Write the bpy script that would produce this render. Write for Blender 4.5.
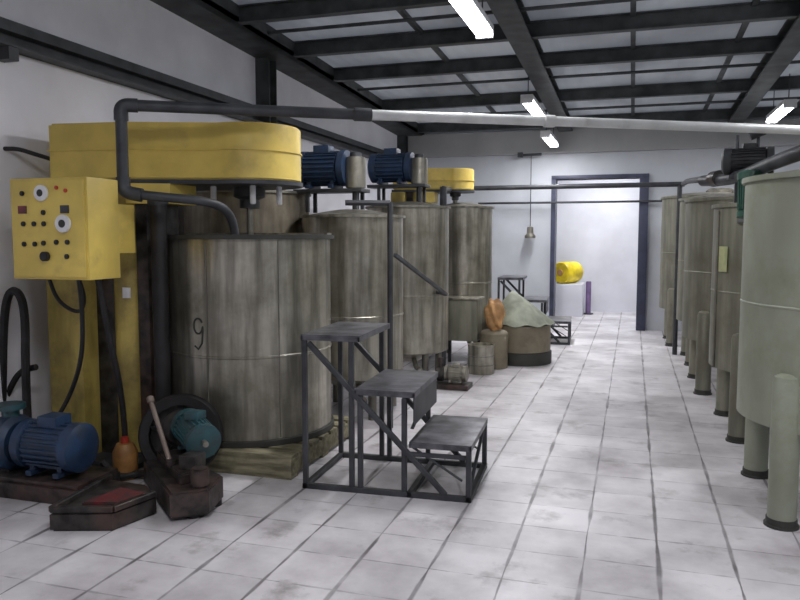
import bpy, bmesh, math, random
from mathutils import Vector, Matrix
random.seed(7)
for o in list(bpy.data.objects): bpy.data.objects.remove(o)
S = bpy.context.scene
COL = S.collection
PI = math.pi

# ------------------------------------------------------------ camera, world, lamps, exposure
cd = bpy.data.cameras.new('camera'); cam = bpy.data.objects.new('camera', cd); COL.objects.link(cam)
cam.location = (0, 0, 1.5)
cam.rotation_euler = (math.radians(90-4.87), 0, math.radians(17.42))
cd.sensor_width = 36; cd.lens = 36*740/800; cd.clip_start = .05; cd.clip_end = 100
S.camera = cam
W = bpy.data.worlds.new('world'); S.world = W; W.use_nodes = True
W.node_tree.nodes['Background'].inputs[0].default_value = (.75, .8, .9, 1)
W.node_tree.nodes['Background'].inputs[1].default_value = 1.0
S.view_settings.view_transform = 'Standard'; S.view_settings.look = 'None'
S.view_settings.gamma = 1; S.view_settings.use_curve_mapping = False
S.view_settings.exposure = 0.1
LAMP_W = 33.0          # watts of each fluorescent fitting
NEXT_ROOM_W = 38.0
LAMP_COL = (.985, .97, 1.0)

# ------------------------------------------------------------ materials
def nodes(name):
    m = bpy.data.materials.new(name); m.use_nodes = True
    nt = m.node_tree; return m, nt, nt.nodes['Principled BSDF']
def N(nt, t, **k):
    n = nt.nodes.new(t)
    for a, v in k.items():
        if a.startswith('i_'):
            key = a[2:]; n.inputs[int(key) if key.isdigit() else key].default_value = v
        else: setattr(n, a, v)
    return n
def mat(name, col, rough=.6, metal=0, var=.15, scale=6, stretch=(1, 1, 1), bump=.0, col2=None, dirt=None, dirt_lo=.5, dirt_hi=.75, dirt_scale=3):
    """base colour with noise variation, optional second colour in blotches"""
    m, nt, b = nodes(name); L = nt.links.new
    tc = N(nt, 'ShaderNodeTexCoord'); mp = N(nt, 'ShaderNodeMapping'); mp.inputs['Scale'].default_value = stretch
    L(tc.outputs['Object'], mp.inputs[0])
    no = N(nt, 'ShaderNodeTexNoise', i_Scale=scale, i_Detail=5.0); L(mp.outputs[0], no.inputs['Vector'])
    c2 = col2 or tuple(c*(1-var*2) for c in col)
    c1 = col if col2 else tuple(min(1, c*(1+var)) for c in col)
    r = N(nt, 'ShaderNodeValToRGB'); L(no.outputs['Fac'], r.inputs[0])
    r.color_ramp.elements[0].position = .35; r.color_ramp.elements[0].color = (*c2, 1)
    r.color_ramp.elements[1].position = .65; r.color_ramp.elements[1].color = (*c1, 1)
    out = r.outputs[0]
    if dirt:
        n2 = N(nt, 'ShaderNodeTexNoise', i_Scale=dirt_scale, i_Detail=6.0, i_Roughness=.65); L(tc.outputs['Object'], n2.inputs['Vector'])
        mr = N(nt, 'ShaderNodeMapRange', i_1=dirt_lo, i_2=dirt_hi); L(n2.outputs['Fac'], mr.inputs[0])
        mx = N(nt, 'ShaderNodeMix', data_type='RGBA'); L(mr.outputs[0], mx.inputs[0]); L(out, mx.inputs[6]); mx.inputs[7].default_value = (*dirt, 1)
        out = mx.outputs[2]
    L(out, b.inputs['Base Color'])
    b.inputs['Roughness'].default_value = rough; b.inputs['Metallic'].default_value = metal
    if bump:
        bp = N(nt, 'ShaderNodeBump', i_Strength=bump, i_Distance=.02); L(no.outputs['Fac'], bp.inputs['Height']); L(bp.outputs[0], b.inputs['Normal'])
    return m
def emis(name, col, s):
    m, nt, b = nodes(name); b.inputs['Base Color'].default_value = (*col, 1)
    b.inputs['Emission Color'].default_value = (*col, 1); b.inputs['Emission Strength'].default_value = s; return m

M = {}
M['steel'] = mat('brushed_steel', (.47, .445, .375), .33, .75, .24, 5, (3, 3, .3), .04, dirt=(.13, .12, .08), dirt_lo=.42, dirt_hi=.8, dirt_scale=2.2)
M['steel_dim'] = mat('dull_steel', (.30, .285, .24), .45, .6, .22, 5, (3, 3, .35), .04, dirt=(.12, .11, .09), dirt_lo=.45, dirt_hi=.8)
M['brownsteel'] = mat('stained_brown_steel', (.22, .19, .14), .5, .4, .2, 5, (3, 3, .4), .03, dirt=(.09, .07, .05), dirt_lo=.45, dirt_hi=.8)
M['olive'] = mat('weathered_olive_steel', (.245, .24, .185), .5, .35, .16, 4, (3, 3, .4), .04, dirt=(.13, .12, .08), dirt_lo=.5, dirt_hi=.85)
M['greenish'] = mat('grey_green_paint', (.30, .32, .25), .5, .1, .1, 3, (1, 1, .4), .02, dirt=(.2, .21, .14), dirt_lo=.5, dirt_hi=.85)
M['yellow'] = mat('yellow_enamel', (.73, .545, .125), .42, 0, .1, 3, (1, 1, 1), .02, dirt=(.34, .24, .08), dirt_lo=.55, dirt_hi=.85, dirt_scale=2.5)
M['yellow_shaded'] = mat('shaded_yellow_enamel', (.50, .385, .10), .45, 0, .15, 4, (2, 2, .5), .03, dirt=(.16, .115, .04), dirt_lo=.42, dirt_hi=.75, dirt_scale=3)  # mixer yellow darkened: the arm's shade on the column put into the colour
M['yellow_pale'] = mat('pale_yellow_enamel', (.85, .68, .2), .42, 0, .08, 3, (1, 1, 1), .02)
M['yellow_bright'] = mat('bright_yellow_plastic', (.92, .68, .02), .4)
M['black'] = mat('black_steel', (.03, .031, .034), .5, .3, .2, 8)
M['dark'] = mat('dark_painted_steel', (.055, .058, .065), .5, .2, .2, 6)
M['roofsteel'] = mat('roof_steel', (.06, .066, .068), .6, .1, .25, 5)
M['grime'] = mat('greasy_dark_metal', (.05, .045, .042), .45, .3, .35, 12, bump=.3, dirt=(.1, .05, .04))
M['blue'] = mat('blue_motor_paint', (.02, .05, .115), .45, 0, .2, 6, dirt=(.03, .035, .045), dirt_lo=.42, dirt_hi=.75, dirt_scale=7)
M['teal'] = mat('teal_motor_paint', (.025, .10, .115), .45, 0, .2, 6, dirt=(.04, .045, .05), dirt_lo=.42, dirt_hi=.7, dirt_scale=8)
M['green'] = mat('green_motor_paint', (.03, .1, .07), .4, 0, .2, 6)
M['doorblue'] = mat('dark_blue_frame_paint', (.05, .055, .095), .45, .1, .15, 6)
M['white'] = mat('white_paint', (.78, .78, .79), .5, 0, .05, 4)
M['pipewhite'] = mat('white_pipe_plastic', (.66, .67, .66), .35, 0, .08, 5, dirt=(.4, .4, .38), dirt_lo=.6, dirt_hi=.8, dirt_scale=9)
M['red'] = mat('red_paint', (.2, .03, .035), .5, 0, .2, 6, dirt=(.05, .035, .035), dirt_lo=.38, dirt_hi=.6, dirt_scale=9)
M['orange_dark'] = mat('greasy_orange_paint', (.36, .17, .05), .5, 0, .2, 8, dirt=(.1, .05, .03))
M['orange'] = mat('orange_cover', (.62, .34, .14), .6, 0, .2, 8, bump=.2)
M['wood'] = mat('weathered_pallet_wood', (.26, .235, .15), .8, 0, .25, 5, (1, 6, 6), .2, dirt=(.09, .08, .04))
M['vat'] = mat('brown_vat_skin', (.25, .215, .15), .6, .1, .12, 3, dirt=(.13, .11, .08))
M['tarp'] = mat('pale_green_tarp', (.30, .32, .25), .7, 0, .15, 7, bump=.3)
M['tread'] = mat('worn_tread_plate', (.13, .13, .145), .42, .4, .3, 9, bump=.2, dirt=(.3, .3, .31), dirt_lo=.58, dirt_hi=.8)
M['rubber'] = mat('black_rubber', (.015, .013, .014), .55, 0, .3, 8)
M['gasket'] = mat('dark_gasket', (.04, .04, .035), .6)
M['label'] = mat('pale_yellow_label', (.66, .68, .4), .5)
M['purple'] = mat('purple_post_paint', (.2, .13, .27), .5)
M['handle'] = mat('bare_grey_handle', (.22, .17, .14), .5, .3)
M['tube'] = emis('fluorescent_tube_glow', (.93, .97, 1), 14)
M['redlamp'] = mat('red_button_plastic', (.5, .05, .03), .3)

def wall_mat(name, c, dirt, lo=.55, hi=.9, sc=1.2):
    return mat(name, c, .75, 0, .04, 2, dirt=dirt, dirt_lo=lo, dirt_hi=hi, dirt_scale=sc, bump=.02)
M['wall'] = wall_mat('white_wall_paint', (.84, .83, .88), (.66, .65, .69))
M['wallgrey'] = wall_mat('grey_wall_paint', (.52, .54, .575), (.44, .46, .49))
M['band'] = wall_mat('grey_beam_plaster', (.40, .40, .40), (.32, .32, .32))
M['wallbright'] = wall_mat('next_room_wall_paint', (.74, .75, .80), (.64, .65, .7))

def floor_material():
    m, nt, b = nodes('white_tile_floor'); L = nt.links.new
    tc = N(nt, 'ShaderNodeTexCoord'); sp = N(nt, 'ShaderNodeSeparateXYZ'); L(tc.outputs['Object'], sp.inputs[0])
    def math_(op, a, c=None, v=None):
        n = N(nt, 'ShaderNodeMath', operation=op)
        L(a, n.inputs[0])
        if c is not None: L(c, n.inputs[1])
        if v is not None: n.inputs[1].default_value = v
        return n.outputs[0]
    def noise(scale, d=3.0, r=.5):
        n = N(nt, 'ShaderNodeTexNoise', i_Scale=scale, i_Detail=d, i_Roughness=r); L(tc.outputs['Object'], n.inputs['Vector']); return n.outputs['Fac']
    wob = math_('MULTIPLY', noise(2.5), v=.012)
    nl = noise(2.3, 4); nl2 = noise(9, 4)
    def line(axis, w, off, t0, t1, s, wn):
        a = math_('ADD', math_('ADD', sp.outputs[axis], v=-off+100*w), wob)
        p = math_('PINGPONG', a, v=w/2)
        # line width varies along the joint
        mr = N(nt, 'ShaderNodeMapRange', i_1=.38, i_2=.66, i_3=t0, i_4=t1); L(wn, mr.inputs[0])
        q = math_('DIVIDE', p, mr.outputs[0])
        m2 = N(nt, 'ShaderNodeMapRange', i_1=.45, i_2=1.0, i_3=s, i_4=0.0); L(q, m2.inputs[0])
        return m2.outputs[0]
    lx = line(0, .332, .156, .004, .017, .9, nl)
    ly = line(1, .32, 3.14, .0006, .011, .62, nl2)
    mk = math_('MAXIMUM', lx, ly)
    gn = N(nt, 'ShaderNodeMapRange', i_1=.3, i_2=.62, i_3=.35, i_4=1.0); L(noise(3.7, 5), gn.inputs[0])
    mk = math_('MULTIPLY', mk, gn.outputs[0])
    r = N(nt, 'ShaderNodeValToRGB'); L(noise(1.7, 6, .6), r.inputs[0])
    r.color_ramp.elements[0].position = .3; r.color_ramp.elements[0].color = (.42, .39, .41, 1)
    r.color_ramp.elements[1].position = .62; r.color_ramp.elements[1].color = (.78, .755, .775, 1)
    # per-tile tint
    fl = []
    for ax, w, off in ((0, .332, .156), (1, .32, 3.14)):
        fl.append(math_('FLOOR', math_('DIVIDE', math_('ADD', sp.outputs[ax], v=-off+100*w), v=w)))
    cb = N(nt, 'ShaderNodeCombineXYZ'); L(fl[0], cb.inputs[0]); L(fl[1], cb.inputs[1])
    wn = N(nt, 'ShaderNodeTexWhiteNoise', noise_dimensions='3D'); L(cb.outputs[0], wn.inputs['Vector'])
    tv = N(nt, 'ShaderNodeMapRange', i_3=.9, i_4=1.06); L(wn.outputs['Value'], tv.inputs[0])
    hs = N(nt, 'ShaderNodeVectorMath', operation='SCALE'); L(r.outputs[0], hs.inputs[0]); L(tv.outputs[0], hs.inputs['Scale'])
    # scattered stains
    st = N(nt, 'ShaderNodeMapRange', i_1=.57, i_2=.72, i_3=0.0, i_4=.65); L(noise(3.1, 7, .62), st.inputs[0])
    mx0 = N(nt, 'ShaderNodeMix', data_type='RGBA'); L(st.outputs[0], mx0.inputs[0]); L(hs.outputs[0], mx0.inputs[6]); mx0.inputs[7].default_value = (.16, .14, .13, 1)
    # greasy area round the pumps on the left of the aisle
    gx = N(nt, 'ShaderNodeMapRange', i_1=-2.0, i_2=-3.0, i_3=-.35, i_4=.38); L(sp.outputs[0], gx.inputs[0])
    gs = math_('ADD', noise(2.0, 6, .6), gx.outputs[0])
    gr = N(nt, 'ShaderNodeMapRange', i_1=.6, i_2=.95, i_3=0.0, i_4=.8); L(gs, gr.inputs[0])
    yy = N(nt, 'ShaderNodeMapRange', i_1=3.1, i_2=3.6); L(sp.outputs[1], yy.inputs[0])
    gm = math_('MULTIPLY', gr.outputs[0], yy.outputs[0])
    mx1 = N(nt, 'ShaderNodeMix', data_type='RGBA'); L(gm, mx1.inputs[0]); L(mx0.outputs[2], mx1.inputs[6]); mx1.inputs[7].default_value = (.1, .085, .07, 1)
    mx = N(nt, 'ShaderNodeMix', data_type='RGBA'); L(mk, mx.inputs[0]); L(mx1.outputs[2], mx.inputs[6]); mx.inputs[7].default_value = (.09, .08, .085, 1)
    L(mx.outputs[2], b.inputs['Base Color']); b.inputs['Roughness'].default_value = .42
    bp = N(nt, 'ShaderNodeBump', i_Strength=.3, i_Distance=.003, invert=True); L(mk, bp.inputs['Height']); L(bp.outputs[0], b.inputs['Normal'])
    return m
M['floor'] = floor_material()

def sheet_material():
    m, nt, b = nodes('corrugated_roof_sheet'); L = nt.links.new
    tc = N(nt, 'ShaderNodeTexCoord')
    no = N(nt, 'ShaderNodeTexNoise', i_Scale=.9, i_Detail=4.0); L(tc.outputs['Object'], no.inputs['Vector'])
    r = N(nt, 'ShaderNodeValToRGB'); L(no.outputs['Fac'], r.inputs[0])
    r.color_ramp.elements[0].position = .35; r.color_ramp.elements[0].color = (.50, .51, .53, 1)
    r.color_ramp.elements[1].position = .65; r.color_ramp.elements[1].color = (.72, .73, .74, 1)
    L(r.outputs[0], b.inputs['Base Color']); b.inputs['Roughness'].default_value = .5
    tr = N(nt, 'ShaderNodeBsdfTranslucent'); L(r.outputs[0], tr.inputs[0])
    ms = N(nt, 'ShaderNodeMixShader'); ms.inputs[0].default_value = .5
    L(b.outputs[0], ms.inputs[1]); L(tr.outputs[0], ms.inputs[2]); L(ms.outputs[0], nt.nodes['Material Output'].inputs['Surface'])
    wv = N(nt, 'ShaderNodeTexWave', wave_type='BANDS', bands_direction='X', i_Scale=2.1); L(tc.outputs['Object'], wv.inputs['Vector'])
    bp = N(nt, 'ShaderNodeBump', i_Strength=.5, i_Distance=.03); L(wv.outputs['Fac'], bp.inputs['Height']); L(bp.outputs[0], b.inputs['Normal'])
    return m
M['sheet'] = sheet_material()

# ------------------------------------------------------------ mesh helpers
class MB:
    def __init__(s): s.b = bmesh.new()
    def box(s, x0, x1, y0, y1, z0, z1, bev=0):
        b = bmesh.new(); bmesh.ops.create_cube(b, size=1)
        for v in b.verts: v.co = Vector(((x0+x1)/2+v.co.x*(x1-x0), (y0+y1)/2+v.co.y*(y1-y0), (z0+z1)/2+v.co.z*(z1-z0)))
        if bev: bmesh.ops.bevel(b, geom=b.edges[:], offset=bev, segments=2, affect='EDGES', profile=.6)
        return s.add(b)
    def add(s, b, mtx=None):
        if mtx: bmesh.ops.transform(b, matrix=mtx, verts=b.verts)
        me = bpy.data.meshes.new('t'); b.to_mesh(me); b.free(); s.b.from_mesh(me); bpy.data.meshes.remove(me); return s
    def bar(s, p, q, w, h=None, bev=.003):
        """square bar from p to q"""
        p, q = Vector(p), Vector(q); d = q-p; h = h or w
        b = bmesh.new(); bmesh.ops.create_cube(b, size=1)
        for v in b.verts: v.co = Vector((v.co.x*w, v.co.y*h, v.co.z*d.length))
        if bev: bmesh.ops.bevel(b, geom=b.edges[:], offset=bev, segments=1, affect='EDGES')
        z = d.normalized(); x = Vector((0, 0, 1)).cross(z)
        x = Vector((1, 0, 0)) if x.length < 1e-4 else x.normalized(); y = z.cross(x)
        m = Matrix((x, y, z)).transposed().to_4x4(); m.translation = (p+q)/2
        return s.add(b, m)
    def cyl(s, p, q, r, r2=None, seg=24, bev=0):
        p, q = Vector(p), Vector(q); d = q-p
        b = bmesh.new(); bmesh.ops.create_cone(b, cap_ends=True, segments=seg, radius1=r, radius2=r if r2 is None else r2, depth=d.length)
        if bev: bmesh.ops.bevel(b, geom=[e for e in b.edges if len(e.link_faces) == 2 and any(len(f.verts) > 4 for f in e.link_faces)], offset=bev, segments=2, affect='EDGES')
        m = d.to_track_quat('Z', 'Y').to_matrix().to_4x4(); m.translation = (p+q)/2
        return s.add(b, m)
    def lathe(s, prof, c=(0, 0), seg=48, axis=None, org=(0, 0, 0)):
        """prof = [(r,z)...]; closed at r=0"""
        b = bmesh.new(); rings = []
        for r, z in prof:
            if r < 1e-5: rings.append([b.verts.new((0, 0, z))])
            else: rings.append([b.verts.new((r*math.cos(2*PI*i/seg), r*math.sin(2*PI*i/seg), z)) for i in range(seg)])
        for A, B in zip(rings, rings[1:]):
            for i in range(seg):
                j = (i+1) % seg
                if len(A) == 1 and len(B) == 1: continue
                if len(A) == 1: b.faces.new((A[0], B[j], B[i]))
                elif len(B) == 1: b.faces.new((A[i], A[j], B[0]))
                else: b.faces.new((A[i], A[j], B[j], B[i]))
        bmesh.ops.recalc_face_normals(b, faces=b.faces)
        m = Matrix.Translation((c[0], c[1], 0))
        if axis: m = Matrix.Translation(org) @ Vector(axis).to_track_quat('Z', 'Y').to_matrix().to_4x4()
        return s.add(b, m)
    def tube(s, pts, r, seg=12, smooth=0, cap=True):
        P = [Vector(p) for p in pts]
        for _ in range(smooth):
            Q = [P[0]]
            for a, c in zip(P, P[1:]): Q += [a*.75+c*.25, a*.25+c*.75]
            Q.append(P[-1]); P = Q
        b = bmesh.new(); rings = []; up = None
        for i, p in enumerate(P):
            t = ((P[min(i+1, len(P)-1)]-P[max(i-1, 0)])).normalized()
            if up is None:
                up = Vector((0, 0, 1)) if abs(t.z) < .9 else Vector((1, 0, 0))
            x = up.cross(t).normalized(); y = t.cross(x).normalized(); up = y
            rings.append([b.verts.new(p+(x*math.cos(2*PI*k/seg)+y*math.sin(2*PI*k/seg))*r) for k in range(seg)])
        for A, B in zip(rings, rings[1:]):
            for k in range(seg): b.faces.new((A[k], A[(k+1) % seg], B[(k+1) % seg], B[k]))
        if cap: b.faces.new(rings[0][::-1]); b.faces.new(rings[-1])
        bmesh.ops.recalc_face_normals(b, faces=b.faces)
        return s.add(b)
    def prism(s, poly, z0, z1, bev=0):
        b = bmesh.new(); v = [b.verts.new((x, y, z0)) for x, y in poly]
        f = b.faces.new(v); g = bmesh.ops.extrude_face_region(b, geom=[f])
        for q in g['geom']:
            if isinstance(q, bmesh.types.BMVert): q.co.z = z1
        bmesh.ops.recalc_face_normals(b, faces=b.faces)
        if bev: bmesh.ops.bevel(b, geom=[e for e in b.edges if abs(e.verts[0].co.z-e.verts[1].co.z) < 1e-6], offset=bev, segments=2, affect='EDGES')
        return s.add(b)
    def build(s, name, material, parent=None, **props):
        me = bpy.data.meshes.new(name); s.b.to_mesh(me); s.b.free()
        for p in me.polygons: p.use_smooth = True
        me.set_sharp_from_angle(angle=math.radians(35))
        me.materials.append(M[material] if isinstance(material, str) else material)
        o = bpy.data.objects.new(name, me); COL.objects.link(o)
        if parent:
            off = Vector((0, 0, 0)); q = parent
            while q: off += q.location; q = q.parent
            me.transform(Matrix.Translation(-off)); o.parent = parent
        for k, v in props.items(): o[k] = v
        return o
def thing(name, label, cat, loc=(0, 0, 0), group=None):
    o = bpy.data.objects.new(name, None); COL.objects.link(o); o.empty_display_size = .1
    o.location = loc; o['label'] = label; o['category'] = cat
    if group: o['group'] = group
    return o
def dup(root, loc, rz=0, label=None, scale=None):
    def cp(o, par):
        c = o.copy(); COL.objects.link(c); c.parent = par
        for ch in list(o.children): cp(ch, c)
        return c
    r = cp(root, None); r.location = loc; r.rotation_euler.z = rz
    if scale: r.scale = scale
    if label: r['label'] = label
    return r
def struct(name, mb, m): return mb.build(name, m, None, kind='structure')
def roofz(y): return 3.66-.035*y

# ------------------------------------------------------------ the room
XL, XR, YF, YB, YN = -3.9, 3.0, -2.6, 12.5, 15.4
struct('floor', MB().box(XL-.2, XR+.2, YF-.2, YN+.2, -.1, 0), 'floor')
struct('wall_left', MB().box(XL-.2, XL, YF-.2, YB+.2, 0, 4.2), 'wall')
struct('wall_right', MB().box(XR, XR+.2, YF-.2, YB+.2, 0, 4.2), 'wallgrey')
struct('wall_front', MB().box(XL, XR, YF-.2, YF, 0, 4.2), 'wall')
DX0, DX1, DZ = -1.27, .14, 2.44
struct('wall_back', MB().box(XL, DX0, YB, YB+.2, 0, 4.2).box(DX1, XR, YB, YB+.2, 0, 4.2).box(DX0, DX1, YB, YB+.2, DZ, 4.2), 'wallgrey')
struct('wall_far', MB().box(XL, XR, YN, YN+.2, 0, 3.1), 'wallbright')
struct('wall_far_left', MB().box(XL-.2, XL, YB+.2, YN+.2, 0, 3.1), 'wallbright')
struct('wall_far_right', MB().box(XR, XR+.2, YB+.2, YN+.2, 0, 3.1), 'wallbright')
struct('ceiling_far', MB().box(XL-.2, XR+.2, YB+.2, YN+.2, 3.1, 3.2), 'wallbright')
# sloping roof sheets
b = bmesh.new()
def slope_box(mb, x0, x1, y0, y1, dz0, dz1):
    bb = bmesh.new(); v = [bb.verts.new((x, y, roofz(y)+d)) for d in (dz0, dz1) for x, y in ((x0, y0), (x1, y0), (x1, y1), (x0, y1))]
    for f in ((0, 3, 2, 1), (4, 5, 6, 7), (0, 1, 5, 4), (1, 2, 6, 5), (2, 3, 7, 6), (3, 0, 4, 7)): bb.faces.new([v[i] for i in f])
    return mb.add(bb)
struct('ceiling', slope_box(MB(), XL, XR, YF, YB, .165, .17), 'sheet')
# steel roof frame: every member its own trim
k = 0
def trim(mb, m='roofsteel'):
    global k
    k += 1; return struct('trim_%d' % k, mb, m)
trim(slope_box(slope_box(MB(), XL, XL+.42, YF, YB, 0, .05), XL+.34, XL+.42, YF, YB, 0, .16))     # eave girder along the left wall
for x in (-1.08, 1.42):                                                      # long rafters: I-sections
    mb = MB(); slope_box(mb, x-.11, x+.11, YF, YB, -.03, -.01); slope_box(mb, x-.015, x+.015, YF, YB, -.01, .14); slope_box(mb, x-.09, x+.09, YF, YB, .14, .16); trim(mb)
for y in (-1.2, .0, 1.2, 2.5, 3.8, 5.05, 6.2, 7.35, 8.45, 10.25, 12.1):                        # cross beams
    z = roofz(y); mb = MB().box(XL+.42, XR, y-.045, y+.045, z+.0, z+.012).box(XL+.42, XR, y-.012, y+.012, z+.012, z+.14).box(XL+.42, XR, y-.045, y+.045, z+.14, z+.152); trim(mb)
for y in (6.75, 9.25, 11.2):                                                   # thin rods
    z = roofz(y); trim(MB().cyl((XL+.42, y, z+.08), (XR, y, z+.08), .018, seg=8))
for x in (-2.08, -.05, .97, 2.2):
    trim(slope_box(MB(), x-.025, x+.025, YF, YB, .12, .16))
# wall beam (paired angles) along the left wall and column
mb = MB().box(XL, XL+.10, YF, YB, 2.80, 2.83).box(XL, XL+.02, YF, YB, 2.70, 2.80).box(XL, XL+.13, YF, YB, 2.70, 2.715).box(XL+.08, XL+.10, YF, YB, 2.83, 2.87); trim(mb, 'dark')
for y in (7.35, 12.35): trim(MB().box(XL, XL+.16, y-.09, y-.075, 0, roofz(y)).box(XL+.07, XL+.09, y-.075, y+.075, 0, roofz(y)).box(XL, XL+.16, y+.075, y+.09, 0, roofz(y)))
trim(MB().box(XL, XL+.12, 3.82, 3.90, 2.62, 2.70), 'dark')
trim(MB().box(XL+.16, XR, YB-.12, YB, 2.86, 3.24), 'band')                           # plaster band across the top of the back wall
# door frame
d = MB().box(DX0-.03, DX0+.04, YB-.06, YB+.24, 0, DZ).build('door_1', 'doorblue', None, kind='structure')
MB().box(DX1-.06, DX1+.08, YB-.08, YB+.26, 0, DZ, .004).build('door_jamb', 'doorblue', d)
MB().box(DX0-.03, DX1+.08, YB-.07, YB+.25, DZ, DZ+.06, .004).build('door_header', 'doorblue', d)

# ------------------------------------------------------------ lamps
def make_lamp(name='fluorescent_lamp'):
    t = thing(name, '', 'lamp', (0, 0, 0), 'fluorescent lamps')
    MB().box(-.07, .07, -.62, .62, .0, .05, .006).build('housing', 'white', t)
    for x in (-.036, .036):
        MB().cyl((x, -.59, -.022), (x, .59, -.022), .026, seg=12).build('tube', 'tube', t)
    MB().box(-.07, .07, -.62, -.59, -.048, .0, .004).build('socket', 'white', t)
    MB().box(-.07, .07, .59, .62, -.048, .0, .004).build('socket', 'white', t)
    MB().cyl((0, -.5, .05), (0, -.5, .36), .006, seg=8).build('hanger', 'dark', t)
    MB().cyl((0, .5, .05), (0, .5, .36), .006, seg=8).build('hanger', 'dark', t)
    ld = bpy.data.lights.new('lamp_light', 'AREA'); ld.shape = 'RECTANGLE'; ld.size = .10; ld.size_y = 1.15; ld.energy = LAMP_W; ld.color = LAMP_COL
    lo = bpy.data.objects.new('lamp_light', ld); COL.objects.link(lo); lo.parent = t; lo.location = (0, 0, -.055)
    return t
lamp = make_lamp()
lamps = [(-1.15, 1.3, 3.1, 'added fluorescent lamp continuing the left row overhead, out of view'),  # unseen, added to brighten the foreground; placed by the row's spacing
         (-1.15, 5.28, 3.1, 'large bright fluorescent tube lamp nearest the camera, top centre under the roof rafter'),
         (-1.19, 9.2, 3.06, 'middle fluorescent lamp of the left row, hanging just above the white pipe'),
         (-1.22, 11.35, 2.95, 'farthest small fluorescent lamp of the left row, seen below the white pipe'),
         (1.7, 10.3, 3.04, 'fluorescent tube lamp over the right-hand tanks at the right edge'),
         (1.7, 6.3, 3.1, 'added fluorescent lamp over the nearest right-hand tank, out of view'),  # unseen, added to light the right side; placed by the row's spacing
         (1.7, 2.2, 3.1, 'added fluorescent lamp continuing the right row above the near aisle, out of view')]  # unseen as well, added so the near aisle gets light
for i, (x, y, z, lb) in enumerate(lamps):
    o = lamp if i == 0 else dup(lamp, (0, 0, 0)); o.location = (x, y, z); o['label'] = lb
# next room's ceiling lamp
t = thing('ceiling_lamp', 'white panel lamp on the ceiling of the room beyond the doorway', 'lamp', (-.5, 14.0, 3.1))
MB().box(-.9, -.1, 13.6, 14.4, 3.06, 3.1, .005).build('housing', 'white', t)
MB().box(-.85, -.15, 13.65, 14.35, 3.05, 3.06).build('diffuser', 'tube', t)
ld = bpy.data.lights.new('lamp_light', 'AREA'); ld.size = .8; ld.energy = NEXT_ROOM_W; ld.color = LAMP_COL
lo = bpy.data.objects.new('lamp_light', ld); COL.objects.link(lo); lo.parent = t; lo.location = (0, 0, -.07)

# ------------------------------------------------------------ main tank on pallet
def arc_pts(cx, cy, r, z, a0, a1, n=14):
    return [(cx+r*math.cos(a0+(a1-a0)*i/n), cy+r*math.sin(a0+(a1-a0)*i/n), z) for i in range(n+1)]
TX, TY, TR = -2.57, 4.67, .56
p = thing('pallet', 'greenish worn wooden pallet under the large steel mixing tank', 'pallet', (TX+.08, TY, 0))
px0, px1, py0, py1 = -2.86, -1.98, 4.06, 5.14
mb = MB()
for i in range(7):
    y = py0+i*(py1-py0-.12)/6; mb.box(px0, px1, y, y+.12, .125, .148, .003)
mb.build('deck', 'wood', p)
for x in (px0, (px0+px1)/2-.03, px1-.06): MB().box(x, x+.06, py0+.01, py1-.01, .022, .125, .003).build('stringer', 'wood', p)
MB().box(px0, px1, py0, py0+.022, .022, .125, .003).build('front_board', 'wood', p)
mb = MB()
for y in (py0, (py0+py1)/2-.05, py1-.1): mb.box(px0, px1, y, y+.1, 0, .022, .002)
mb.build('bottom_boards', 'wood', p)

t = thing('mixing_tank', 'large open stainless steel mixing tank under the yellow mixer arm', 'tank', (TX, TY, .148))
MB().lathe([(0, .16), (TR-.03, .16), (TR, .19), (TR, .72), (TR+.004, .725), (TR+.004, .735), (TR, .74), (TR, 1.5), (TR-.012, 1.5), (TR-.012, .25), (0, .24)], (TX, TY), 72).build('shell', 'steel', t)
MB().lathe([(TR-.02, .149), (TR+.018, .149), (TR+.018, .185), (TR-.001, .19), (TR-.02, .19)], (TX, TY), 72).build('base_ring', 'gasket', t)
MB().lathe([(TR-.012, 1.485), (TR+.03, 1.485), (TR+.03, 1.515), (TR-.012, 1.515), (TR-.012, 1.485)], (TX, TY), 72).build('rim', 'gasket', t)
# half lid over the back of the tank
poly = [(TX+(TR+.01)*math.cos(a), TY+(TR+.01)*math.sin(a)) for a in [PI*.02+i*PI*.96/24 for i in range(25)]]
MB().prism(poly, 1.516, 1.528).build('half_lid', 'steel', t)
MB().cyl((TX-.02, TY-TR-.005, 1.5), (TX-.02, TY-TR-.005, 1.5), .02).b.free()
a = math.radians(-62-30)
# vertical sheet seam and hand-painted mark
ca = math.atan2(-TY, -TX)
def on_tank(deg, z, r=TR+.002): return (TX+r*math.cos(ca+math.radians(deg)), TY+r*math.sin(ca+math.radians(deg)), z)
MB().tube([on_tank(-30, .2+i*1.27/8) for i in range(9)], .006, 6).build('seam', 'steel_dim', t)
pts = []
for i in range(15):
    g = PI*.15+i/14*2*PI*.92; pts.append(on_tank(-37+3.6*math.cos(g), .93+.05*math.sin(g)))
pts += [on_tank(-33.2, .90), on_tank(-34, .82), on_tank(-37, .78), on_tank(-40, .80)]
MB().tube(pts, .006, 6).build('painted_mark', 'gasket', t, label='dark hand-painted 9 on the tank side')
MB().tube([on_tank(18, .2), on_tank(18, .7), on_tank(18, 1.48)], .004, 6).build('seam', 'steel_dim', t)

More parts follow.
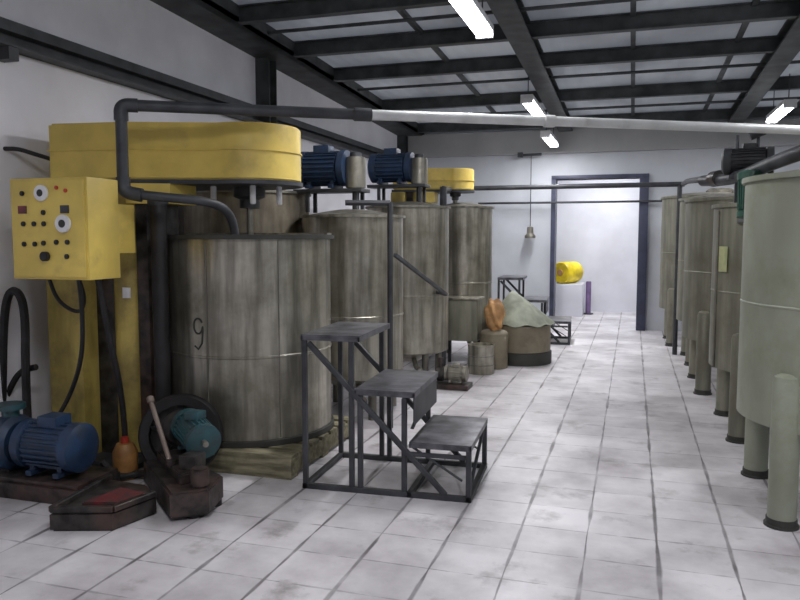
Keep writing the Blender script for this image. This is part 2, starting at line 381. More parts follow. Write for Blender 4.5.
# ------------------------------------------------------------ yellow mixers
def make_mixer(label, loc, zb=1.85, zt=2.24, s=1, full=True):
    """local frame: shaft axis at the origin, column to -X; zb/zt = underside and top of the belt guard"""
    t = thing('yellow_mixer', label, 'mixer')
    cx, cy, r = .03*s, -.04*s, .35*s
    def outline(g):
        P = [(-1.10*s-g, -.66*s-g), (-.55*s, -.58*s-g)]
        P += [(cx+(r+g)*math.cos(q), cy+(r+g)*math.sin(q)) for q in [math.radians(-100+i*195/20) for i in range(21)]]
        P += [(-.6*s, .22*s+g), (-1.10*s-g, .14*s+g)]
        return P
    MB().prism(outline(0), zb+.02, zt, .012).build('belt_guard', 'yellow', t)
    MB().prism(outline(.012), zb-.005, zb+.022).build('guard_rim', 'dark', t)
    MB().prism(outline(.010), zb+.21*s, zb+.22*s).build('guard_seam', 'yellow', t)
    z = zb-.005
    MB().box(-1.14*s, -.86*s, -.70*s, -.30*s, 0, z, .02).build('column', 'yellow_shaded', t)
    MB().cyl((-.64*s, -.48*s, .02), (-.64*s, -.48*s, z), .105*s, seg=28).build('lift_cylinder', 'yellow_shaded', t)
    MB().box(-.86*s, -.72*s, -.55*s, -.35*s, 0, z).build('web_plate', 'grime', t)
    MB().box(-1.2*s, -.45*s, -.74*s, -.05*s, 0, .035, .004).build('foot_plate', 'dark', t)
    MB().box(-.53*s, -.44*s, -.56*s, -.20*s, .03, z, .01).build('rear_post', 'grime', t)
    MB().prism([(-.55*s, -.62*s), (-.3*s, -.5*s), (-.3*s, -.2*s), (-.55*s, -.2*s)], z-.13, z).build('bracket', 'yellow', t)
    MB().lathe([(0, z), (.11*s, z), (.11*s, z-.065*s), (.07*s, z-.085*s), (.07*s, z-.145*s), (0, z-.145*s)], seg=28).build('bearing_hub', 'dark', t)
    if full:
        MB().cyl((-.64, -.48, .0), (-.64, -.48, .06), .14, bev=.01).build('cylinder_foot', 'dark', t)
        MB().cyl((0, 0, .45), (0, 0, z), .024).build('shaft', 'steel_dim', t)
        MB().lathe([(0, .45), (.16, .45), (.16, .455), (0, .455)], seg=24).build('blade_disc', 'steel_dim', t)
        for x, y in ((-.17, -.19), (.13, -.19), (.24, -.02)):
            MB().cyl((x, y, z), (x, y, z-.125), .02, seg=14, bev=.004).build('guide_pin', 'white', t, label='pale short guide pin')
        MB().box(-.62, -.56, -.592, -.586, 1.10, 1.17, .001).build('data_plate', 'white', t, label='small pale plate on the lift cylinder')
    else:
        MB().cyl((0, 0, 1.9), (0, 0, z), .03).build('shaft', 'steel_dim', t)
    t.location = loc
    return t
mix = make_mixer('yellow mixer with a long rounded belt arm over the nearest steel tank', (TX, TY, 0))

def control_panel():
    x0, x1, y0, y1, z0, z1 = -3.40, -2.87, 3.40, 3.66, 1.26, 1.83
    t = thing('control_panel', 'yellow control box with rows of buttons and two round gauges', 'control box', (x0, y0, z0))
    MB().box(x0, x1, y0, y1, z0, z1, .006).build('cabinet', 'yellow', t)
    MB().box(x0+.015, x1-.015, y0-.012, y0, z0+.015, z1-.015, .003).build('door', 'yellow', t)
    yd = y0-.012
    def P(px, py): return x0+(px-12)/78*(x1-x0), z1-(py-178)/100*(z1-z0)
    def round_(name, px, py, r, m, depth=.014, lab=None):
        x, z = P(px, py); return MB().cyl((x, yd, z), (x, yd-depth, z), r, seg=20, bev=min(.003, r/4)).build(name, m, t, **({'label': lab} if lab else {}))
    for px, py, r in ((47, 193, .045), (68, 223, .05)):
        g = round_('gauge', px, py, r, 'white', .02, 'white round gauge')
        x, z = P(px, py); MB().cyl((x, yd-.0201, z), (x, yd-.022, z), r*.45, seg=16).build('gauge_face', 'gasket', g)
    for px, py in ((27, 193), (48, 212), (27, 223), (38, 223), (48, 223), (27, 243), (38, 243), (47, 242), (60, 241), (71, 241), (70, 255)): round_('button', px, py, .014, 'black')
    round_('selector_switch', 49, 255, .027, 'black', .03)
    for px, py in ((62, 188), (71, 191)): round_('indicator', px, py, .011, 'redlamp', .012, 'small red indicator')
    for px, py, m in ((26, 209, 'red'), (69, 209, 'dark')):
        x, z = P(px, py); MB().box(x-.03, x+.03, yd-.004, yd, z-.022, z+.022, .001).build('plate', m, t)
    MB().box(x0-.004, x0+.012, y0+.05, y0+.08, 1.4, 1.5).build('hinge', 'dark', t)
    # arm fixing it to the column
    MB().box(-3.32, -3.0, 3.66, 3.975, 1.40, 1.70, .004).build('mounting_bracket', 'yellow', t)
    return t
control_panel()
# cables under the panel
def cable(pts, r, m, label, name='cable', cat='cable', sm=3):
    o = MB().tube(pts, r, 8, sm).build(name, m); o['label'] = label; o['category'] = cat; return o
cable([(-3.12, 3.6, 1.26), (-3.12, 3.62, 1.1), (-3.16, 3.66, .8), (-3.30, 3.72, .55), (-3.38, 3.66, .37)], .014, 'rubber', 'thin black cable slanting down from the control box to the blue pump')
cable([(-3.0, 3.62, 1.26), (-3.0, 3.7, .9), (-3.01, 3.82, .5), (-3.03, 3.86, .037)], .018, 'rubber', 'thick dark cable hanging straight down the yellow column groove')
cable([(-3.905, 3.87, 2.07), (-3.82, 3.90, 2.07), (-3.74, 3.95, 2.04), (-3.66, 4.08, 2.0)], .014, 'rubber', 'dark cable from the left wall to the big yellow mixer arm')
cable([(-3.94, 3.78, 0.17), (-3.91, 3.78, 0.57), (-3.88, 3.78, 0.96), (-3.83, 3.78, 1.15), (-3.75, 3.78, 1.16), (-3.70, 3.78, 1.03), (-3.72, 3.78, 0.64), (-3.72, 3.78, 0.18)], .026, 'rubber', 'looped black hose standing up at the left edge', 'hose', 'hose')
cable([(-4.10, 3.82, 0.14), (-3.97, 3.82, 0.36), (-3.89, 3.82, 0.51), (-3.80, 3.82, 0.63), (-3.67, 3.82, 0.66)], .02, 'rubber', 'bent black hose rising from the left edge towards the column', 'hose', 'hose')
cable([(-3.36, 3.62, 1.262), (-3.37, 3.70, 1.10), (-3.26, 3.76, 1.02), (-3.16, 3.70, 1.12), (-3.14, 3.62, 1.262)], .012, 'rubber', 'short dark cable looping below the control box')

# ------------------------------------------------------------ dark pipe, white pipe
t = thing('dark_pipe', 'dark steel pipe crossing above the yellow arm and dropping beside the control box', 'pipe', (-2.88, 3.72, 1.78))
MB().tube([(-2.88, 3.72, 2.20), (-2.88, 3.72, 1.83)], .034, 20).build('riser', 'dark', t)
MB().tube([(-2.82, 3.757, 2.27), (-1.63, 4.478, 2.27)], .034, 20).build('run', 'dark', t)
MB().tube([(-2.88, 3.72, 2.18), (-2.88, 3.72, 2.27), (-2.80, 3.769, 2.27)], .041, 20, 3).build('elbow', 'dark', t)
MB().tube([(-2.88, 3.72, 1.85), (-2.88, 3.72, 1.765), (-2.78, 3.76, 1.745)], .041, 20, 3).build('elbow', 'dark', t)
MB().tube([(-2.80, 3.755, 1.75), (-2.62, 3.84, 1.73), (-2.50, 3.93, 1.72), (-2.44, 4.10, 1.69), (-2.44, 4.22, 1.60), (-2.44, 4.25, 1.42)], .028, 16, 2).build('outlet', 'dark', t)
MB().cyl((-1.70, 4.437, 2.27), (-1.6, 4.496, 2.27), .042, bev=.005).build('coupling', 'dark', t)
t = thing('white_pipe', 'long white plastic pipe crossing below the roof to the right side', 'pipe', (-1.61, 4.49, 2.27))
e = Vector((3.0, 7.11, 2.27)); s0 = Vector((-1.6, 4.496, 2.27))
MB().tube([s0, e], .033, 20).build('run', 'pipewhite', t)
for f in (.22, .6): MB().cyl(s0.lerp(e, f), s0.lerp(e, f+.015), .041, bev=.005).build('coupling', 'pipewhite', t)
# dark standing pipe left of the tank
t = thing('standing_pipe', 'tall dark standing pipe between the yellow column and the steel tank', 'pipe', (-2.93, 4.12, 0))
MB().cyl((-2.90, 4.08, 0), (-2.90, 4.08, 1.72), .052, seg=20).build('riser', 'rubber', t)
MB().cyl((-2.90, 4.08, 0), (-2.90, 4.08, .02), .10, seg=20).build('flange', 'dark', t)
MB().cyl((-2.90, 4.08, 1.70), (-2.90, 4.08, 1.745), .066, seg=20, bev=.008).build('cap', 'dark', t)

# ------------------------------------------------------------ drives with blue motors
def motor_parts(t, c, ax, r, L, m, foot=True):
    """finned electric motor, axis ax through c, parts added to t"""
    c = Vector(c); ax = Vector(ax).normalized()
    n = 14; prof = [(0, -L/2), (r*.9, -L/2)]
    body = MB().cyl(c-ax*L*.34, c+ax*L*.34, r*.86, seg=32)
    side = ax.cross(Vector((0, 0, 1))).normalized()
    for i in range(22):
        g = 2*PI*i/22; dirv = side*math.cos(g)+side.cross(ax)*math.sin(g)
        p = c+dirv*r*.9
        body.bar(p-ax*L*.33, p+ax*L*.33, .007, r*.22, 0) if False else body.tube([p-ax*L*.33, p+ax*L*.33], r*.055, 5)
    o = body.build('motor_body', m, t)
    MB().lathe([(0, 0), (r*.7, 0), (r*.98, L*.05), (r*.98, L*.17), (0, L*.17)], axis=-ax, org=c-ax*L*.33, seg=32).build('end_shield', m, t)
    fc = MB().lathe([(0, L*.2), (r*.72, L*.2), (r*.98, L*.15), (r*.98, 0), (0, 0)], axis=ax, org=c+ax*L*.33, seg=32).build('fan_cover', m, t)
    MB().cyl(c-ax*L*.48, c-ax*L*.62, r*.16, seg=14).build('shaft', 'steel_dim', t)
    MB().box(c.x-r*.45, c.x+r*.45, c.y-r*.45, c.y+r*.45, c.z+r*.8, c.z+r*1.25, .006).build('terminal_box', m, t)
    if foot:
        for sg in (-1, 1):
            mb = MB(); q = c+ax*sg*L*.24; w = side*r*.8
            mb.bar(q-w+Vector((0, 0, -r*1.0)), q+w+Vector((0, 0, -r*1.0)), r*.28, r*.2)
            mb.bar(q-w*.6+Vector((0, 0, -r*1.0)), q-w*.6+Vector((0, 0, -r*.5)), r*.22)
            mb.bar(q+w*.6+Vector((0, 0, -r*1.0)), q+w*.6+Vector((0, 0, -r*.5)), r*.22)
            mb.build('foot', m, t)
def make_drive(label):
    """stands on a tank lid, origin on the lid centre"""
    t = thing('mixer_drive', label, 'motor', (0, 0, 0), 'blue motor drives on the left tanks')
    mb = MB().box(-.36, .26, -.11, .11, .165, .195, .003)
    for x in (-.24, .2):
        for y in (-.08, .08): mb.bar((x, y, 0), (x, y, .17), .03)
    mb.build('base_frame', 'dark', t)
    motor_parts(t, (-.12, 0, .37), (-1, 0, 0), .155, .44, 'blue')
    MB().cyl((.17, 0, .195), (.17, 0, .46), .085, seg=24, bev=.01).build('gearbox', 'steel_dim', t)
    MB().cyl((.17, 0, .46), (.17, 0, .50), .05, seg=20, bev=.006).build('gearbox_cap', 'dark', t)
    MB().cyl((.17, 0, .02), (.17, 0, .20), .03, seg=12).build('output_shaft', 'dark', t)
    return t

# ------------------------------------------------------------ closed tanks along the left wall
def left_tank(x, y, r, h, label, cone=.06):
    t = thing('storage_tank', label, 'tank', (x, y, 0), 'closed steel tanks along the left side')
    MB().lathe([(0, .25), (r*.3, .22), (r, .34), (r, h*.5), (r+.004, h*.5+.005), (r+.004, h*.5+.018), (r, h*.5+.023), (r, h), (0, h)], (x, y), 56).build('shell', 'steel', t)
    MB().lathe([(r-.01, h-.012), (r+.022, h-.012), (r+.022, h+.01), (r-.01, h+.01)], (x, y), 56).build('rim', 'steel_dim', t)
    MB().lathe([(r, h+.005), (r*.55, h+cone*.7), (.12, h+cone), (0, h+cone)], (x, y), 48).build('lid', 'steel_dim', t)
    for i in range(4):
        a = PI/4+i*PI/2; qx, qy = x+(r-.05)*math.cos(a), y+(r-.05)*math.sin(a)
        MB().cyl((qx, qy, 0), (qx, qy, .42), .035, seg=14).build('leg', 'steel_dim', t)
    a = math.radians(-60)
    MB().tube([(x+(r*.6)*math.cos(a), y+r*.6*math.sin(a), .30), (x+(r*.8)*math.cos(a), y+r*.8*math.sin(a), .2), (x+(r+.12)*math.cos(a), y+(r+.12)*math.sin(a), .2)], .025, 12, 1).build('outlet_pipe', 'steel_dim', t)
    return t
bt = left_tank(-3.30, 5.95, .55, 1.88, 'brownish steel tank against the left wall, behind the large mixing tank')
for c in bt.children:
    if c.name.startswith('shell'): c.data.materials[0] = M['brownsteel']
left_tank(-2.28, 5.92, .43, 1.67, 'steel tank directly behind the large mixing tank, under a blue motor')
left_tank(-2.22, 7.35, .42, 1.80, 'middle steel tank on the left, in front of the yellow arm farther back')
left_tank(-2.02, 9.05, .365, 1.86, 'farthest steel tank on the left, beside the grey back wall')
dr = make_drive('blue motor drive on the tank just right of the big yellow arm')
dr.location = (-2.42, 5.92, 1.71)
dup(dr, (-2.27, 7.35, 1.84), 0, 'second blue motor drive, beside the yellow arm farther back')
make_mixer('smaller yellow mixer arm far back above the farthest left tank', (-2.12, 9.05, 0), 2.05, 2.33, .62, False)

# ------------------------------------------------------------ step platforms
def make_steps(label):
    """origin: front right floor corner; steps climb to -X"""
    t = thing('step_platform', label, 'steps', (0, 0, 0), 'black steel step platforms by the left tanks')
    W, D = .96, .68; g = .032
    mb = MB()
    for y in (g/2, D-g/2): mb.bar((-W, y, g/2), (0, y, g/2), g)
    for x in (-W+g/2, -g/2, -.34): mb.bar((x, 0, g/2), (x, D, g/2), g)
    mb.build('base_frame', 'dark', t)
    lev = [(-.34, 0, .33), (-.65, -.31, .62), (-W, -.62, .93)]
    for i, (x0, x1, z) in enumerate(lev):
        MB().box(x0, x1, 0, D, z-.008, z, .002).box(x0, x1, 0, .012, z-.035, z-.008).box(x0, x1, D-.012, D, z-.035, z-.008).box(x0, x0+.012, 0, D, z-.035, z-.008).box(x1-.012, x1, 0, D, z-.035, z-.008).build('tread', 'tread', t)
    for y in (g/2, D-g/2):
        for x, z in ((-g/2, .30), (-.325, .30), (-.37, .58), (-.62, .58), (-W+g/2, .9), (-.67, .9)):
            if x in (-.325,): continue
            MB().bar((x, y, g), (x, y, z), .028).build('leg', 'dark', t)
        MB().bar((-W+.04, y-.004, .88), (-.14, y-.004, .03), .026, .03).build('stringer', 'dark', t)
        MB().bar((-.33, y, .30), (-.05, y, .12), .02, .01).build('brace', 'dark', t)
    for y in (g/2, D-g/2): MB().bar((-.34, y, .255), (-g, y, .255), .024).build('apron_bar', 'dark', t)
    MB().box(-.322, -.316, .02, D-.02, .42, .60).build('riser_plate', 'dark', t)
    MB().bar((-g/2, .03, .05), (-g/2, D-.03, .30), .02, .01).build('brace', 'dark', t)
    MB().bar((-.33, .03, .40), (-.33, D-.03, .58), .02, .01).build('brace', 'dark', t)
    return t
st = make_steps('near black three-step steel platform in front of the large mixing tank')
st.scale = (1.06, 1, 1); st.location = (-.835, 4.0, 0); st.rotation_euler.z = math.radians(3)
dup(st, (-.80, 10.45, 0), math.radians(3), 'far three-step steel platform beside the doorway')

# handrail frames
def rail(label, pts, posts, r=.02, name='pipe_frame'):
    t = thing(name, label, 'pipe frame', (*posts[0][:2], 0))
    MB().tube(pts, r, 10).build('top_rail', 'dark', t)
    for x, y, z in posts: MB().cyl((x, y, 0), (x, y, z), r, seg=10).build('post', 'dark', t)
rail('black pipe frame beside the tank behind the mixing tank', [(-2.10, 5.3, 1.76), (-1.79, 5.45, 1.76)], [(-1.79, 5.45, 1.77)], .022)
t = thing('overhead_pipe', 'long dark pipe crossing the aisle in front of the doorway', 'pipe', (-2.3, 10, 0))
MB().cyl((-2.50, 10, 2.16), (.60, 10, 2.16), .032, seg=14).build('run', 'dark', t)
MB().cyl((-2.04, 8.12, 0), (-2.04, 8.12, 2.06), .04, seg=14).build('post', 'dark', t)
MB().tube([(-2.04, 8.12, 2.04), (-2.12, 8.6, 2.06), (-2.2, 10, 2.16)], .03, 12).build('branch', 'dark', t)
MB().cyl((.545, 10, 0), (.545, 10, 2.17), .03, seg=14).build('post', 'dark', t)
MB().tube([(.58, 10, 2.16), (.60, 9.5, 2.16), (.62, 7.2, 2.02), (.56, 6.6, 1.96)], .03, 12).build('branch', 'dark', t)
o = MB().cyl((-2.5, 12.36, 2.06), (.75, 12.36, 2.06), .018, seg=10).build('thin_pipe', 'dark'); o['label'] = 'thin dark pipe across the back wall and doorway, below the thicker one'; o['category'] = 'pipe'
o.location = (0, 0, 0)

t = thing('small_pump', 'small dark pump on the floor between the left tanks, behind the near steps', 'pump', (-1.7, 7.1, 0))
MB().box(-1.86, -1.50, 6.98, 7.22, 0, .05, .004).build('skid', 'grime', t)
motor_parts(t, (-1.64, 7.1, .15), (1, 0, 0), .08, .22, 'steel_dim')
MB().cyl((-1.84, 7.1, .14), (-1.76, 7.1, .14), .075, seg=20, bev=.01).cyl((-1.80, 7.1, .14), (-1.80, 7.1, .30), .025, seg=12).build('pump_casing', 'grime', t)
o = MB().bar((-1.765, 5.50, 1.36), (-1.70, 6.9, .95), .03).bar((-1.70, 6.89, .95), (-1.86, 7.16, .95), .03).build('sloping_handrail', 'dark'); o['label'] = 'dark sloping bar from the pipe frame to the middle left tank'; o['category'] = 'handrail'

# ------------------------------------------------------------ hanging cord by the back wall
t = thing('hanging_cord', 'thin cord with a small grey weight hanging from a wall bracket left of the doorway', 'cord', (-1.6, 12.3, 2.7))
MB().bar((-1.80, 12.38, 2.84), (-1.45, 12.30, 2.84), .04).box(-1.84, -1.76, 12.30, 12.38, 2.80, 2.88).build('bracket', 'dark', t)
MB().cyl((-1.62, 12.33, 1.62), (-1.62, 12.33, 2.83), .008, seg=6).build('cord', 'dark', t)
MB().lathe([(0, 1.48), (.09, 1.48), (.09, 1.52), (.055, 1.56), (.05, 1.66), (0, 1.68)], (-1.62, 12.33), 18).build('weight', 'steel_dim', t)

# ------------------------------------------------------------ right-hand tanks
def right_tank(x, y, r, h, m, label, zb=.50, tall=.80):
    t = thing('round_tank', label, 'tank', (x, y, 0), 'round tanks along the right side')
    MB().lathe([(0, zb-.10), (r*.25, zb-.09), (r, zb), (r, h*.62), (r+.003, h*.62+.004), (r+.003, h*.62+.012), (r, h*.62+.016), (r, h), (0, h)], (x, y), 64).build('shell', m, t)
    MB().lathe([(r-.01, h-.02), (r+.018, h-.02), (r+.018, h+.008), (r-.01, h+.008)], (x, y), 64).build('rim', m, t)
    MB().lathe([(r, h+.005), (r*.6, h+.05), (0, h+.07)], (x, y), 48).build('lid', 'steel_dim', t)
    MB().lathe([(.17, h+.03), (.19, h+.06), (.19, h+.10), (.15, h+.13), (0, h+.14)], (x+r*.3, y+.2), 28).build('manhole', 'steel_dim', t)
    for i in range(4):
        sx = -1 if i < 2 else 1; sy = -1 if i % 2 == 0 else 1
        lx, ly = x+sx*r*.73, y+sy*r*.66
        lg = MB().lathe([(0, 0), (.07, 0), (.07, tall-.05), (.062, tall-.015), (.035, tall), (0, tall+.003)], (lx, ly), 24).build('leg', m, t)
        MB().lathe([(0, 0), (.085, 0), (.085, .012), (.076, .014), (.075, .045), (0, .045)], (lx, ly), 24).build('foot', 'gasket', lg)
    return t
right_tank(1.25, 4.60, .65, 1.82, 'greenish', 'nearest grey-green round tank at the right edge')
rb = right_tank(1.25, 6.28, .65, 1.74, 'olive', 'second tank from the right edge, olive, with label strip and dark motor on top')
right_tank(1.15, 7.98, .65, 1.86, 'olive', 'third olive round tank on the right, right behind the one with the label')
right_tank(1.13, 9.62, .60, 1.95, 'olive', 'fourth olive round tank on the right, second from the back wall')
right_tank(.98, 11.2, .60, 2.05, 'olive', 'last olive tank on the right, nearest the doorway')
# sight label on second tank
def on_b(deg, z, r=.655):
    g = math.atan2(-6.28, -1.25)+math.radians(deg); return (1.25+r*math.cos(g), 6.28+r*math.sin(g), z)
mb = MB(); mb.tube([on_b(-64, .5), on_b(-64, 1.7)], .012, 8); mb.build('sight_tube', 'steel_dim', rb)
A, B_ = on_b(-60, 1.24, .662), on_b(-50, 1.24, .662)
bb = bmesh.new(); q = []
for (X, Y, _) in (A, B_):
    for z in (1.24, 1.43): q.append(bb.verts.new((X, Y, z)))
bb.faces.new((q[0], q[2], q[3], q[1])); 
g = bmesh.ops.solidify(bb, geom=bb.faces[:], thickness=.008)
MB().add(bb).build('label_plate', 'label', rb, label='pale yellow label strip')

# motors and pipes on the right tanks
t = thing('tank_motor', 'dark motor with a hook standing on the second right-hand tank', 'motor', (.82, 6.2, 1.87))
motor_parts(t, (.80, 6.05, 2.06), (-1, .2, 0), .10, .34, 'black')
MB().box(.66, .96, 5.95, 6.15, 1.925, 1.955, .003).bar((.72, 6.0, 1.74), (.72, 6.0, 1.93), .03).bar((.92, 6.1, 1.74), (.92, 6.1, 1.93), .03).build('base_frame', 'dark', t)
MB().cyl((.86, 6.05, 2.14), (.86, 6.05, 2.27), .012, seg=8).cyl((.72, 6.05, 2.14), (.72, 6.05, 2.25), .012, seg=8).cyl((.80, 6.05, 2.24), (.90, 6.05, 2.28), .035, seg=12).build('lifting_hook', 'dark', t)
t = thing('tank_motor', 'dark green motor hanging between the two nearest right-hand tanks', 'motor', (.98, 5.5, 1.87))
motor_parts(t, (.74, 5.45, 1.78), (0, .12, 1), .085, .30, 'green', False)
MB().box(.72, .82, 5.42, 5.90, 1.60, 1.63, .003).build('bracket', 'dark', t)
t = thing('thick_pipe', 'thick dark pipe rising over the tops of the two nearest right-hand tanks', 'pipe', (.7, 6.3, 1.95))
MB().tube([(.54, 6.62, 1.96), (.72, 6.1, 1.93), (.84, 5.2, 1.97), (.96, 4.7, 2.0), (1.12, 4.3, 2.0), (1.2, 4.2, 1.86)], .045, 16, 2).build('run', 'dark', t)
MB().cyl((.60, 6.45, 1.96), (.64, 6.33, 1.96), .062, bev=.006).build('flange', 'grime', t)
MB().cyl((.945, 4.78, 1.99), (.975, 4.66, 2.0), .062, bev=.006).build('flange', 'grime', t)
t = thing('arched_pipe', 'arched dark pipe on top of the nearest right-hand tank', 'pipe', (.9, 4.8, 1.9))
MB().tube([(1.02, 5.02, 1.83), (1.02, 5.0, 2.04), (1.12, 4.85, 2.12), (1.24, 4.68, 2.12), (1.26, 4.62, 1.88)], .03, 14, 2).build('run', 'dark', t)
MB().cyl((1.02, 5.02, 1.83), (1.02, 5.02, 1.865), .06, bev=.005).build('flange', 'dark', t)
MB().cyl((1.26, 4.62, 1.88), (1.26, 4.62, 1.905), .06, bev=.005).build('flange', 'dark', t)

# ------------------------------------------------------------ vats by the far left tanks
t = thing('round_vat', 'low round brown vat under a cone of pale green sheet, beside the far steps', 'vat', (-1.25, 8.95, 0))
vx, vy, vr = -1.27, 8.90, .36
MB().lathe([(0, .02), (vr-.03, .02), (vr, .05), (vr, .46), (vr-.012, .46), (vr-.012, .1), (0, .1)], (vx, vy), 48).build('shell', 'vat', t)
MB().lathe([(vr-.04, 0), (vr+.015, 0), (vr+.015, .14), (vr, .15), (vr-.04, .15)], (vx, vy), 48).build('base_band', 'gasket', t)
bb = bmesh.new(); n = 48; rings = []
for j in range(9):
    f = j/8; ring = []
    for i in range(n):
        a = 2*PI*i/n; w = 1+.05*math.sin(a*7+f)*f+.03*math.sin(a*11)*f
        ring.append(bb.verts.new((vx-.10*(1-f)+(vr+.02)*f**.85*w*math.cos(a), vy+(vr+.02)*f**.85*w*math.sin(a), .86-.39*f+.012*math.sin(a*9)*f)))
    rings.append(ring)
for P_, Q_ in zip(rings, rings[1:]):
    for i in range(n): bb.faces.new((P_[i], P_[(i+1) % n], Q_[(i+1) % n], Q_[i]))
bmesh.ops.remove_doubles(bb, verts=bb.verts, dist=.0005); bmesh.ops.recalc_face_normals(bb, faces=bb.faces)
bmesh.ops.solidify(bb, geom=bb.faces[:], thickness=.006)
MB().add(bb).build('cover_sheet', 'tarp', t)
# orange bundle leaning on the vat cover
bb = bmesh.new(); bmesh.ops.create_icosphere(bb, subdivisions=4, radius=1)
for v in bb.verts:
    c = v.co; s_ = 1+.10*math.sin(c.x*7+c.z*5)+.06*math.sin(c.y*11+c.z*3)
    v.co = Vector((c.x*.11*s_, c.y*.10*s_, c.z*.19*s_))+Vector((-1.50, 8.40, .60))
o = MB().add(bb).build('orange_bundle', 'orange'); o['label'] = 'orange cloth bundle on the left side of the green-covered vat'; o['category'] = 'bundle'
o2 = MB().lathe([(0, 0), (.16, 0), (.16, .40), (.145, .42), (.12, .43), (0, .43)], (-1.50, 8.40), 28).build('brown_drum', 'vat'); o2['label'] = 'brown drum carrying the orange bundle beside the covered vat'; o2['category'] = 'drum'
t = thing('small_drum', 'small grey metal drum on the floor in front of the orange bundle', 'drum', (-1.58, 8.0, 0))
MB().lathe([(0, 0), (.145, 0), (.145, .30), (.15, .305), (.15, .32), (.135, .32), (.135, .29), (0, .29)], (-1.57, 8.0), 32).build('body', 'steel', t)
for z in (.1, .2): MB().lathe([(.144, z-.008), (.151, z), (.144, z+.008)], (-1.57, 8.0), 32).build('hoop', 'steel_dim', t)
t = thing('square_vat', 'olive square tub on dark legs in front of the farthest left tank', 'vat', (-1.85, 8.2, 0))
MB().box(-2.10, -1.68, 8.30, 8.62, .30, .78, .008).build('tub', 'olive', t)
MB().box(-2.12, -1.66, 8.28, 8.64, .78, .80, .004).build('rim', 'steel', t)
for x in (-2.07, -1.71):
    for y in (8.33, 8.59): MB().bar((x, y, 0), (x, y, .30), .035).build('leg', 'dark', t)

# ------------------------------------------------------------ next room objects
t = thing('yellow_drum', 'bright yellow drum lying on a white block beyond the doorway', 'drum', (-1.15, 14.6, .55))
MB().lathe([(0, 0), (.19, 0), (.21, .03), (.21, .44), (.19, .48), (0, .48)], axis=(.5, .86, 0), org=(-1.3, 14.35, .82), seg=32).build('shell', 'yellow_bright', t)
MB().lathe([(0, 0), (.06, 0), (.06, .03), (0, .03)], axis=(-.5, -.86, 0), org=(-1.3, 14.35, .82), seg=16).build('bung', 'orange', t)
o = MB().box(-1.48, -.88, 14.25, 14.95, 0, .61, .01).build('white_block', 'wallbright'); o['label'] = 'white block carrying the yellow drum beyond the doorway'; o['category'] = 'block'
t = thing('bollard', 'thin purple post standing on the floor beyond the doorway', 'post', (-.80, 14.95, 0))
MB().cyl((-.80, 14.8, 0), (-.80, 14.8, .64), .05, seg=16, bev=.008).build('post', 'purple', t)
MB().cyl((-.80, 14.8, 0), (-.80, 14.8, .02), .10, seg=16).build('base', 'dark', t)

# ------------------------------------------------------------ pumps on the floor, left foreground
t = thing('blue_pump', 'blue pump and motor on a low greasy skid below the control box', 'pump', (-3.35, 3.45, 0))
MB().box(-3.80, -2.92, 3.28, 3.34, 0, .09, .004).box(-3.80, -2.92, 3.60, 3.66, 0, .09, .004).box(-3.80, -2.92, 3.30, 3.64, .09, .115, .004).build('skid', 'grime', t)
motor_parts(t, (-3.20, 3.45, .285), (1, 0, 0), .145, .40, 'blue')
MB().lathe([(0, 0), (.13, 0), (.165, .03), (.165, .10), (.13, .13), (0, .13)], axis=(-1, 0, 0), org=(-3.45, 3.45, .28), seg=32).build('pump_casing', 'blue', t)
MB().cyl((-3.52, 3.45, .28), (-3.52, 3.45, .50), .05, seg=18).cyl((-3.52, 3.45, .48), (-3.52, 3.45, .51), .085, seg=18).build('discharge_flange', 'teal', t)
MB().cyl((-3.58, 3.45, .28), (-3.78, 3.45, .28), .05, seg=18).build('suction_pipe', 'grime', t)
MB().box(-3.55, -3.48, 3.38, 3.52, .115, .17).build('casing_foot', 'grime', t)

t = thing('red_tray', 'greasy red and black tray of a pump base, standing out on the tiles', 'tray', (-2.6, 3.25, 0))
mb = MB().prism([(-2.80, 2.96), (-2.50, 3.06), (-2.43, 3.33), (-2.60, 3.48), (-2.86, 3.50)], 0, .10, .01); mb.build('base', 'grime', t)
mb = MB().prism([(-2.70, 3.08), (-2.52, 3.13), (-2.47, 3.30), (-2.66, 3.34)], .10, .125, .005); mb.build('top_plate', 'red', t, label='dull red top plate')
MB().bar((-2.80, 2.97, .115), (-2.50, 3.07, .115), .03).bar((-2.50, 3.07, .115), (-2.44, 3.33, .115), .03).bar((-2.80, 2.97, .115), (-2.86, 3.5, .115), .03).build('edge', 'grime', t)

t = thing('gear_pump', 'teal motor and gear pump on a dark skid next to the black wheel', 'pump', (-2.45, 3.7, 0))
MB().prism([(-2.78, 3.70), (-2.28, 3.24), (-2.12, 3.36), (-2.18, 3.60), (-2.62, 3.86)], .02, .16, .012).build('skid', 'grime', t)
MB().prism([(-2.70, 3.72), (-2.30, 3.36), (-2.22, 3.50), (-2.56, 3.82)], .16, .22, .008).build('mounting_plate', 'grime', t)
motor_parts(t, (-2.43, 3.72, .35), (-.62, .5, .12), .105, .30, 'teal')
MB().lathe([(0, 0), (.09, 0), (.11, .03), (.11, .11), (.08, .14), (0, .14)], axis=(-.6, .5, 0), org=(-2.56, 3.80, .33), seg=24).build('gearbox', 'grime', t)
for x, y in ((-2.22, 3.36), (-2.2, 3.55), (-2.68, 3.75)): MB().cyl((x, y, 0), (x, y, .03), .035, seg=14).build('foot', 'rubber', t)
MB().cyl((-2.20, 3.40, .16), (-2.20, 3.40, .26), .05, seg=18, bev=.008).build('filter_cap', 'grime', t)
MB().box(-2.36, -2.26, 3.44, 3.56, .22, .30, .01).build('valve_block', 'grime', t)

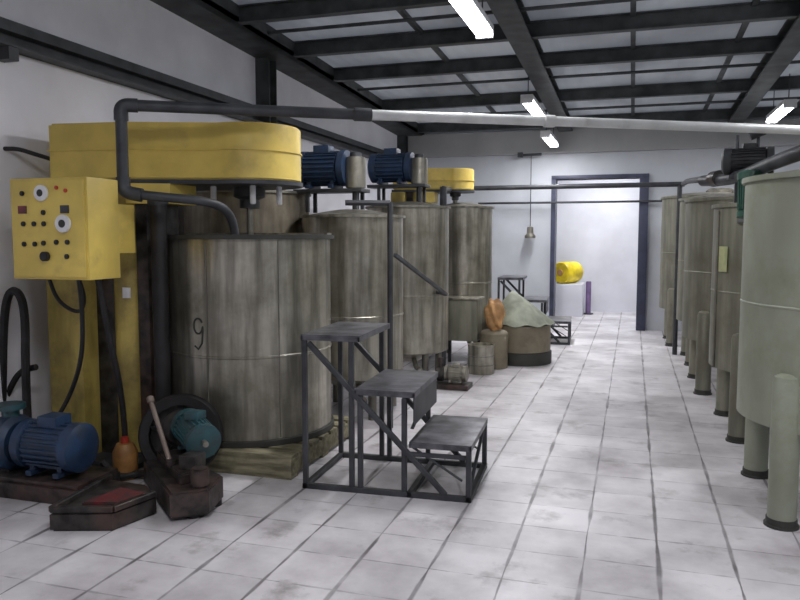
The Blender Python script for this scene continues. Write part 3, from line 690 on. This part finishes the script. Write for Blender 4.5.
t = thing('lever', 'bare metal lever leaning up beside the teal pump', 'lever', (-2.64, 3.62, .1))
MB().cyl((-2.46, 3.52, .20), (-2.69, 3.66, .54), .014, seg=12).build('rod', 'handle', t)
MB().cyl((-2.68, 3.654, .525), (-2.70, 3.666, .56), .022, seg=14, bev=.005).build('knob', 'handle', t)
MB().cyl((-2.46, 3.52, .215), (-2.46, 3.52, .245), .03, seg=14).build('pivot', 'grime', t)

# black belt wheel behind the teal pump
t = thing('belt_wheel', 'large black belt wheel leaning in front of the mixing tank', 'wheel', (-2.66, 4.02, 0))
ax = Vector((.42, -.9, .1)).normalized(); org = Vector((-2.68, 3.945, .262))
MB().lathe([(.19, -.045), (.245, -.05), (.255, -.035), (.235, 0), (.255, .035), (.245, .05), (.19, .045), (.19, -.045)], axis=ax, org=org, seg=48).build('rim', 'rubber', t)
MB().cyl(org-ax*.06, org+ax*.06, .05, seg=20, bev=.006).build('hub', 'dark', t)
side = ax.cross(Vector((0, 0, 1))).normalized(); up_ = side.cross(ax)
for i in range(5):
    g = 2*PI*i/5+.3; dv = side*math.cos(g)+up_*math.sin(g)
    MB().bar(org+dv*.03, org+dv*.20, .045, .02).build('spoke', 'rubber', t)
MB().cyl(org-ax*.03, org-ax*.02, .2, seg=40).build('web', 'grime', t)

# orange hydraulic canister at the column foot
t = thing('orange_canister', 'small orange canister at the foot of the yellow column', 'canister', (-3.0, 3.8, 0))
MB().lathe([(0, 0), (.07, 0), (.075, .01), (.075, .17), (.05, .22), (0, .225)], (-2.99, 3.80), 28).build('body', 'orange_dark', t)
MB().cyl((-2.99, 3.80, .22), (-2.99, 3.80, .26), .025, seg=14, bev=.004).build('cap', 'redlamp', t, label='dull red cap')
o = MB().tube([(-3.05, 3.66, .14), (-2.97, 3.70, .03), (-2.93, 3.78, .03), (-2.86, 3.80, .04), (-2.80, 3.76, .06)], .022, 10, 3).build('suction_hose', 'rubber'); o['label'] = 'short black hose on the floor between the blue and teal pumps'; o['category'] = 'hose'
